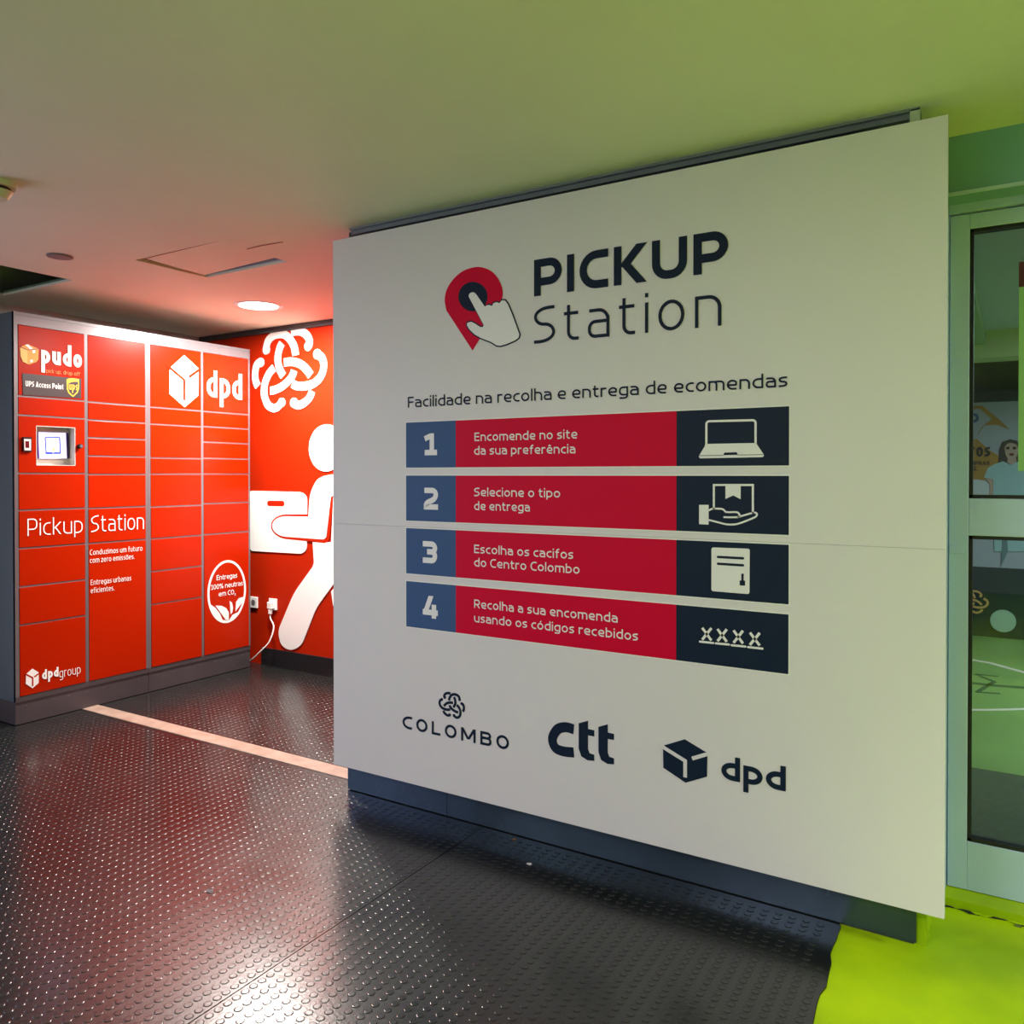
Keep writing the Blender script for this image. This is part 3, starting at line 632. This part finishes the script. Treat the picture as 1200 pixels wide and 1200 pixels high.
# screen recess
ra, rc, rb, rt = doors['rec']; sp_ = doors[(0, 2)]; dep = .07
b = MB().box(XL-dep, XL-dep+.004, ra, rc, rb, rt, 'recess').box(XL-dep, XL+.003, ra-.001, ra+.002, rb, rt, 'recess').box(XL-dep, XL+.003, rc-.002, rc+.001, rb, rt, 'recess').box(XL-dep, XL+.003, ra, rc, rt-.002, rt+.001, 'recess').box(XL-dep, XL+.003, ra, rc, rb-.001, rb+.002, 'recess')
b.build('screen_recess', sp_)
RP = Plane('x', XL-.045); g_ = lambda pts: RP.crop(pts, 20, 490, 14.118)
b = MB().prism(RP, g_([(326, 222), (845, 240), (862, 668), (340, 668)]), -.02, .001, 'violet'); b.prism(RP, g_([(350, 228), (805, 243), (822, 668), (366, 668)]), 0, .002, 'screen')
b.ribbon(RP, g_(rnd([(462, 320), (700, 318), (712, 580), (478, 580)], 12, True)), .006, 0, .003, 'sblue', True); b.prism(RP, g_([(466, 560), (580, 562), (582, 596), (470, 594)]), 0, .0032, 'sblue'); b.prism(RP, g_([(608, 562), (718, 562), (718, 590), (608, 592)]), 0, .0032, 'sblue')
b.prism(RP, g_([(600, 480), (620, 500), (620, 540), (585, 540), (582, 505)]), 0, .003, 'syel'); b.build('touch_screen', sp_)
h_ = lambda pts: DP.crop(pts, 20, 490, 14.118)
b = MB().prism(DP, h_([(86, 312), (228, 318), (228, 560), (90, 552)]), 0, .010, 'black').prism(DP, h_([(100, 345), (212, 350), (212, 535), (104, 530)]), 0, .0115, 'white').prism(DP, h_([(118, 380), (182, 382), (184, 495), (122, 492)]), 0, .0125, 'reader'); b.build('card_reader', sp_)
yk, zk = DP.px(20+1028/14.118, 490+465/14.118)
MB().cyl((yk, zk), .0135, XL+.002, XL+.022, 'black', axis='x').cyl((yk, zk), .009, XL+.022, XL+.027, 'side', axis='x').build('lock_knob', sp_)
# films on the doors
k0 = lambda pts: DP.crop(pts, 20, 395, 14.118); D0 = doors[(0, 0)]
text_px(DP, 'pudo', (48.3, 425.6), 95.8, 25.4, .165, .0012, 'white', 'brand_lettering', D0, gap=.10, xh=.62, desc=.42, asc=1)
text_px(DP, 'pick up, drop off', (54, 436.6), 93.6, 4.6, .12, .0012, 'otext', 'brand_lettering', D0, gap=.10)
b = MB(); b.prism(DP, k0([(48, 180), (80, 150), (175, 118), (330, 185), (355, 200), (350, 370), (320, 410), (200, 455), (100, 410), (60, 330)]), 0, .001, 'orange')
b.prism(DP, k0([(50, 172), (172, 222), (172, 445), (95, 405), (58, 320)]), 0, .0014, 'lorange'); b.prism(DP, k0([(130, 128), (180, 122), (262, 192), (215, 205)]), 0, .0014, 'white')
b.prism(DP, k0([(252, 215), (298, 212), (298, 262), (256, 268)]), 0, .0014, 'white'); b.prism(DP, k0([(216, 378), (258, 372), (258, 412), (220, 420)]), 0, .0014, 'white')
b.ribbon(DP, k0([(60, 165), (178, 214), (350, 196)]), .004, 0, .0018, 'brown'); b.build('box_icon', D0)
b = MB().prism(DP, k0([(88, 598), (1060, 690), (1060, 1016), (96, 958)]), 0, .001, 'brown')
b.prism(DP, k0([(818, 700), (860, 684), (930, 682), (1022, 696), (1022, 855), (1000, 920), (925, 992), (850, 930), (822, 860)]), 0, .0014, 'yellow')
b.prism(DP, k0([(838, 775), (880, 750), (940, 738), (1008, 740), (1008, 850), (985, 908), (925, 968), (866, 915), (840, 850)]), 0, .0018, 'brown')
text_px(DP, 'ups', (20+852/14.118, 395+868/14.118), 20+1000/14.118, 7.2, .15, .0022, 'yellow', mb=b, gap=.14, xh=.9, desc=.5)
text_px(DP, 'UPS Access Point', (20+140/14.118, 395+812/14.118), 20+765/14.118, 6.4, .15, .0014, 'white', mb=b, gap=.10)
b.build('access_point_label', D0)
text_px(DP, 'Pickup', (32.2, 628.2), 96.8, 20.2, .065, .001, 'white', 'lettering', doors[(0, 4)], gap=.14, asc=1.02)
text_px(DP, 'Station', (106.8, 623.6), 168.6, 19.4, .065, .001, 'white', 'lettering', doors[(1, 6)], gap=.14, asc=1.02)
for t, a, ur in (('Conduzimos um futuro', (105.3, 650.6), 166.7), ('com zero emissões.', (105.3, 659.9), 157.5), ('Entregas urbanas', (106.2, 685.8), 153.7), ('eficientes.', (106.2, 695.3), 133.8)):
    text_px(DP, t, a, ur, 6.2, .09, .001, 'white', 'lettering', doors[(1, 7)], gap=.14)
k5 = lambda pts: DP.crop(pts, 0, 740, 6)
b = MB(); cube(b, DP, k5([(228, 261), (272, 288), (271, 362), (228, 399), (181, 368), (183, 300)]), k5([(174, 296), (229, 326), (229, 384)]), k5([(280, 290), (240, 320)]), .008, .001, 'white', 'red')
text_px(DP, 'dpd', (296/6, 740+339/6), 411/6, 11.4, .19, .001, 'white', mb=b, gap=.12, desc=.36, asc=1)
text_px(DP, 'group', (417/6, 740+325/6), 566/6, 10.2, .075, .001, 'white', mb=b, gap=.12, desc=.30)
b.build('company_logo', doors[(0, 7)])
k2 = lambda pts: DP.crop(pts, 160, 360, 6)
b = MB(); cube(b, DP, k2([(335, 337), (436, 432), (434, 620), (338, 703), (231, 608), (233, 428)]), k2([(212, 408), (335, 512), (335, 655)]), k2([(450, 432), (368, 492)]), .018, .001, 'white', 'red'); b.build('box_logo', doors[(2, 0)])
text_px(DP, 'dpd', (160+495/6, 360+628/6), 160+742/6, 31.5, .155, .001, 'white', 'company_name', doors[(3, 0)], gap=.12, desc=.34, asc=1)
k6 = lambda pts: DP.crop(pts, 235, 650, 13.333)
b = MB(); c0 = DP.px(235+404/13.333, 650+578/13.333); r0 = (DP.px(265.3, 650+88/13.333)[1]-DP.px(265.3, 650+1068/13.333)[1])/2
sa, sb = DP.px(235+107/13.333, 690)[0], DP.px(235+708/13.333, 690)[0]; c0 = ((sa+sb)/2, c0[1]); rx = (sb-sa)/2
b.ribbon(DP, circle(c0, rx-.008, r0-.008, 60), .016, 0, .001, 'white', True)
for t, a, ur in (('Entregas', (235+250/13.33, 650+400/13.33), 235+573/13.33), ('100% neutras', (235+165/13.33, 650+550/13.33), 235+660/13.33), ('em CO', (235+283/13.33, 650+655/13.33), 235+522/13.33)):
    text_px(DP, t, a, ur, 5.8, .13, .001, 'white', mb=b, gap=.10)
text_px(DP, '2', (235+530/13.33, 650+636/13.33), 235+548/13.33, 2.4, .2, .001, 'white', mb=b)
for lf in ([(150, 775), (230, 830), (300, 920), (345, 1020), (395, 1025), (330, 1045), (230, 985), (160, 860)], [(232, 795), (330, 800), (400, 835), (440, 900), (440, 1020), (395, 1022), (330, 930)],
           [(455, 722), (490, 750), (508, 830), (495, 900), (470, 932), (462, 830)], [(545, 885), (555, 740), (600, 680), (690, 655), (690, 690), (640, 760)], [(455, 1010), (500, 940), (620, 880), (600, 930), (520, 1010), (445, 1045)]):
    b.prism(DP, k6(lf), 0, .0012, 'white')
b.build('leaf_seal', doors[(3, 7)])

# ================================================================== ceiling fittings
o = thing('downlight', (-4.068, 3.54, ZC), 'round recessed downlight glowing white in the ceiling before the red wall', 'light')
b = MB(); n = 40
for (r1, r2, z1_, z2_) in ((.150, .144, ZC, ZC-.006), (.144, .122, ZC-.006, ZC-.004), (.122, .118, ZC-.004, ZC+.012)):
    v = [(-4.068+r*math.cos(2*math.pi*i/n), 3.54+r*math.sin(2*math.pi*i/n), z) for r, z in ((r1, z1_), (r2, z2_)) for i in range(n)]
    b.add(v, [(i, (i+1) % n, n+(i+1) % n, n+i) for i in range(n)], 'plastic', True)
b.build('trim_ring', o); MB().cyl((-4.068, 3.54), .119, ZC-.0045, ZC-.002, 'lens', n=40).build('lens', o)
o = MB().cyl((-3.976, 2.23), .058, ZC-.006, ZC, 'discm', n=32).cyl((-3.976, 2.23), .05, ZC-.008, ZC-.006, 'discm', n=32).build('cover_plate', None, label='small round grey cover plate on the ceiling near the dark opening', category='cover')
o = thing('smoke_detector', (-3.167, 1.545, ZC), 'cream smoke detector on the ceiling cut by the left picture edge', 'detector')
MB().cyl((-3.167, 1.545), .062, ZC-.022, ZC, 'det', r2=.062, n=32).build('base', o, bevel=.003)
MB().cyl((-3.167, 1.545), .047, ZC-.034, ZC-.022, 'black', n=32).build('grille', o)
MB().cyl((-3.167, 1.545), .036, ZC-.062, ZC-.034, 'det', r2=.054, n=32).build('chamber', o)

# ================================================================== glass door
GP = Plane('y', YD)
do = thing('door_1', (.27, YD, 0), 'pale green aluminium glass door right of the large sign', 'door'); do['kind'] = 'structure'
del do['category']
fr = MB().box(-.205, -.1835, YD-.02, YD+.06, .022, 2.288, 'alu').box(-.205, 1.8, YD-.02, YD+.06, 2.262, 2.288, 'alu').build('door_frame', do)
for dx in (0, .99):
    a, c = -.181+dx, .80+dx
    MB().box(a, -.124+dx, YD, YD+.045, .024, 2.258, 'alu').build('stile', do, bevel=.002)
    MB().box(c-.057, c, YD, YD+.045, .024, 2.258, 'alu').build('stile', do, bevel=.002)
    for z0_, z1_ in ((.024, .186), (1.199, 1.322), (2.208, 2.258)): MB().box(-.124+dx, c-.057, YD+.0005, YD+.045, z0_, z1_, 'alu').build('rail', do, bevel=.002)
    for z0_, z1_ in ((.186, 1.199), (1.322, 2.208)):
        x0_, x1_ = -.124+dx, c-.057; gk = MB(); t = .0115
        gk.box(x0_, x0_+t, YD+.004, YD+.04, z0_, z1_, 'gasket').box(x1_-t, x1_, YD+.004, YD+.04, z0_, z1_, 'gasket').box(x0_, x1_, YD+.004, YD+.04, z0_, z0_+t, 'gasket').box(x0_, x1_, YD+.004, YD+.04, z1_-t, z1_, 'gasket')
        gk.build('gasket', do)
        MB().box(x0_+t, x1_-t, YD+.02, YD+.026, z0_+t, z1_-t, 'glass').build('glass_pane', do)
MB().box(-.178, -.14, YD-.004, YD, 1.14, 1.16, 'alu').build('hinge_cap', do)
st = thing('door_sticker', (.09, YD, 1.4), 'lime green sticker strip with dark red top on the upper door glass', 'sticker')
MB().box(.014, .19, YD+.0185, YD+.0199, 1.411, 2.004, 'lime').build('green_field', st); MB().box(.013, .19, YD+.0185, YD+.0199, 2.004, 2.085, 'maroon').build('red_field', st)

# ================================================================== promotional stand beyond the door
KY = 8.13; KP = Plane('y', KY)
ks = thing('promotion_stand', (0.2, KY, 0), 'dark counter with a woman poster above it seen through the glass door', 'stand')
kz = KP.px(1165, 665)[1]
MB().box(-1.4, 2.2, KY+.002, KY+.4, -.003, kz, 'kiosk').build('counter', ks, bevel=.004)
zt_ = KP.px(1165, 471)[1]
MB().box(-1.4, 2.2, KY+.002, KY+.35, zt_, zt_+.10, 'kiosk').build('header', ks)
po = MB().box(-1.4, 2.2, KY+.002, KY+.05, kz, zt_, 'posterbg')
kk = lambda pts: KP.crop(pts, 1125, 455, 8.889)
po.prism(KP, kk([(60, 180), (230, 180), (380, 300), (520, 430), (380, 380), (250, 390), (160, 520), (230, 400), (330, 320), (200, 210), (60, 240)]), 0, .002, 'ochre')
po.prism(KP, kk([(-100, 540), (180, 530), (300, 640), (400, 700), (420, 900), (250, 960), (60, 980), (-100, 1000)]), 0, .002, 'ochre')
po.prism(KP, kk(circle((160, 1060), 180, 110)), 0, .003, 'plight')
po.prism(KP, kk([(395, 790), (410, 640), (440, 560), (520, 530), (590, 545), (640, 600), (660, 700), (670, 800), (560, 830)]), 0, .004, 'hair')
po.prism(KP, kk(spline([(465, 620), (490, 580), (540, 570), (590, 590), (606, 640), (600, 690), (575, 735), (540, 765), (500, 735), (475, 690), (465, 620)], 4)), 0, .006, 'skin')
po.prism(KP, kk([(500, 730), (585, 730), (590, 775), (535, 800), (490, 770)]), 0, .005, 'skin')
po.prism(KP, kk([(250, 930), (290, 830), (360, 790), (450, 760), (530, 800), (600, 765), (700, 780), (800, 850), (830, 1200), (790, 1700), (360, 1700), (340, 1200), (350, 960)]), 0, .0055, 'shirt')
po.prism(KP, kk([(265, 930), (340, 945), (350, 1060), (330, 1140), (300, 1130), (310, 1000)]), 0, .006, 'skin')
for y in (622, 624): po.ribbon(KP, kk([(480, y), (515, y)]), .02, 0, .007, 'hair'); po.ribbon(KP, kk([(548, y), (585, y)]), .02, 0, .007, 'hair')
po.ribbon(KP, kk([(515, 690), (560, 690)]), .02, 0, .007, 'reader')
po.prism(KP, kk([(440, 1430), (480, 1380), (500, 1700), (430, 1850)]), 0, .006, 'shade')
text_px(KP, 'TOS', (1125+92/8.889, 455+715/8.889), 1125+315/8.889, 11.5, .24, .006, 'brown', mb=po, gap=.12)
text_px(KP, 'MPRAS', (1125+100/8.889, 455+800/8.889), 1125+310/8.889, 4.4, .2, .006, 'brown', mb=po)
text_px(KP, 'IS.', (1125+105/8.889, 455+860/8.889), 1125+188/8.889, 5, .2, .006, 'brown', mb=po)
text_px(KP, 'O', (1125+100/8.889, 455+360/8.889), 1125+198/8.889, 11, .28, .006, 'blue', mb=po)
po.build('poster', ks)
b = MB(); knot(b, KP, KP.px(1138, 705), .125, 0, .004, 'gold', 1, wf=.75); b.build('knot_logo', ks)
dd = KP.px(1175.5, 727.5)
MB().prism(KP, circle(dd, (KP.px(1191, 727)[0]-KP.px(1160.5, 727)[0])/2, .095, 32), 0, .02, 'mint').build('round_plate', ks)
# floor marks in the lobby
b = MB()
def fl_line(pts, wd, m, z=.0):
    q = [P(*p, z=-.003)[:2] for p in pts]
    class FP:
        @staticmethod
        def w(p, off): return (p[0], p[1], -.003+off)
    b.ribbon(FP, q, wd, 0, .0015, m)
fl_line([(1120, 770), (1160, 777), (1200, 788), (1260, 806)], .05, 'line'); fl_line([(1110, 832), (1160, 832), (1200, 831), (1290, 826)], .035, 'line')
fl_line([(1120, 798), (1160, 803), (1200, 806), (1250, 808)], .06, 'tyre'); fl_line([(1143, 790), (1165, 799), (1145, 811)], .03, 'tyre'); fl_line([(1143, 790), (1170, 793)], .03, 'tyre'); fl_line([(1143, 811), (1172, 813)], .03, 'tyre')
b.build('floor_marking', fl, label='white lines and dark arrow marks on the lobby floor')
# litter on the rubber floor
def flat(name, u, v, r, m, label, cat):
    q = P(u, v, z=0); pts = []
    for i in range(9):
        a = 2*math.pi*i/9; k = r*random.uniform(.6, 1.15); pts.append((q[0]+k*math.cos(a), q[1]+k*math.sin(a)*.7))
    sheet(pts, .0013, .0028, m, '').build(name, None, label=label, category=cat)
flat('gum_spot', 246.5, 1045, .016, 'gum', 'dark flattened gum spot on the studded floor left of the long joint', 'stain')
flat('paper_scrap', 620, 1013, .012, 'scrap', 'tiny white paper scrap on the dark floor below the kick plate', 'litter')
flat('paper_scrap', 603, 984, .009, 'ply', 'tiny brown scrap against the foot of the kick plate', 'litter')
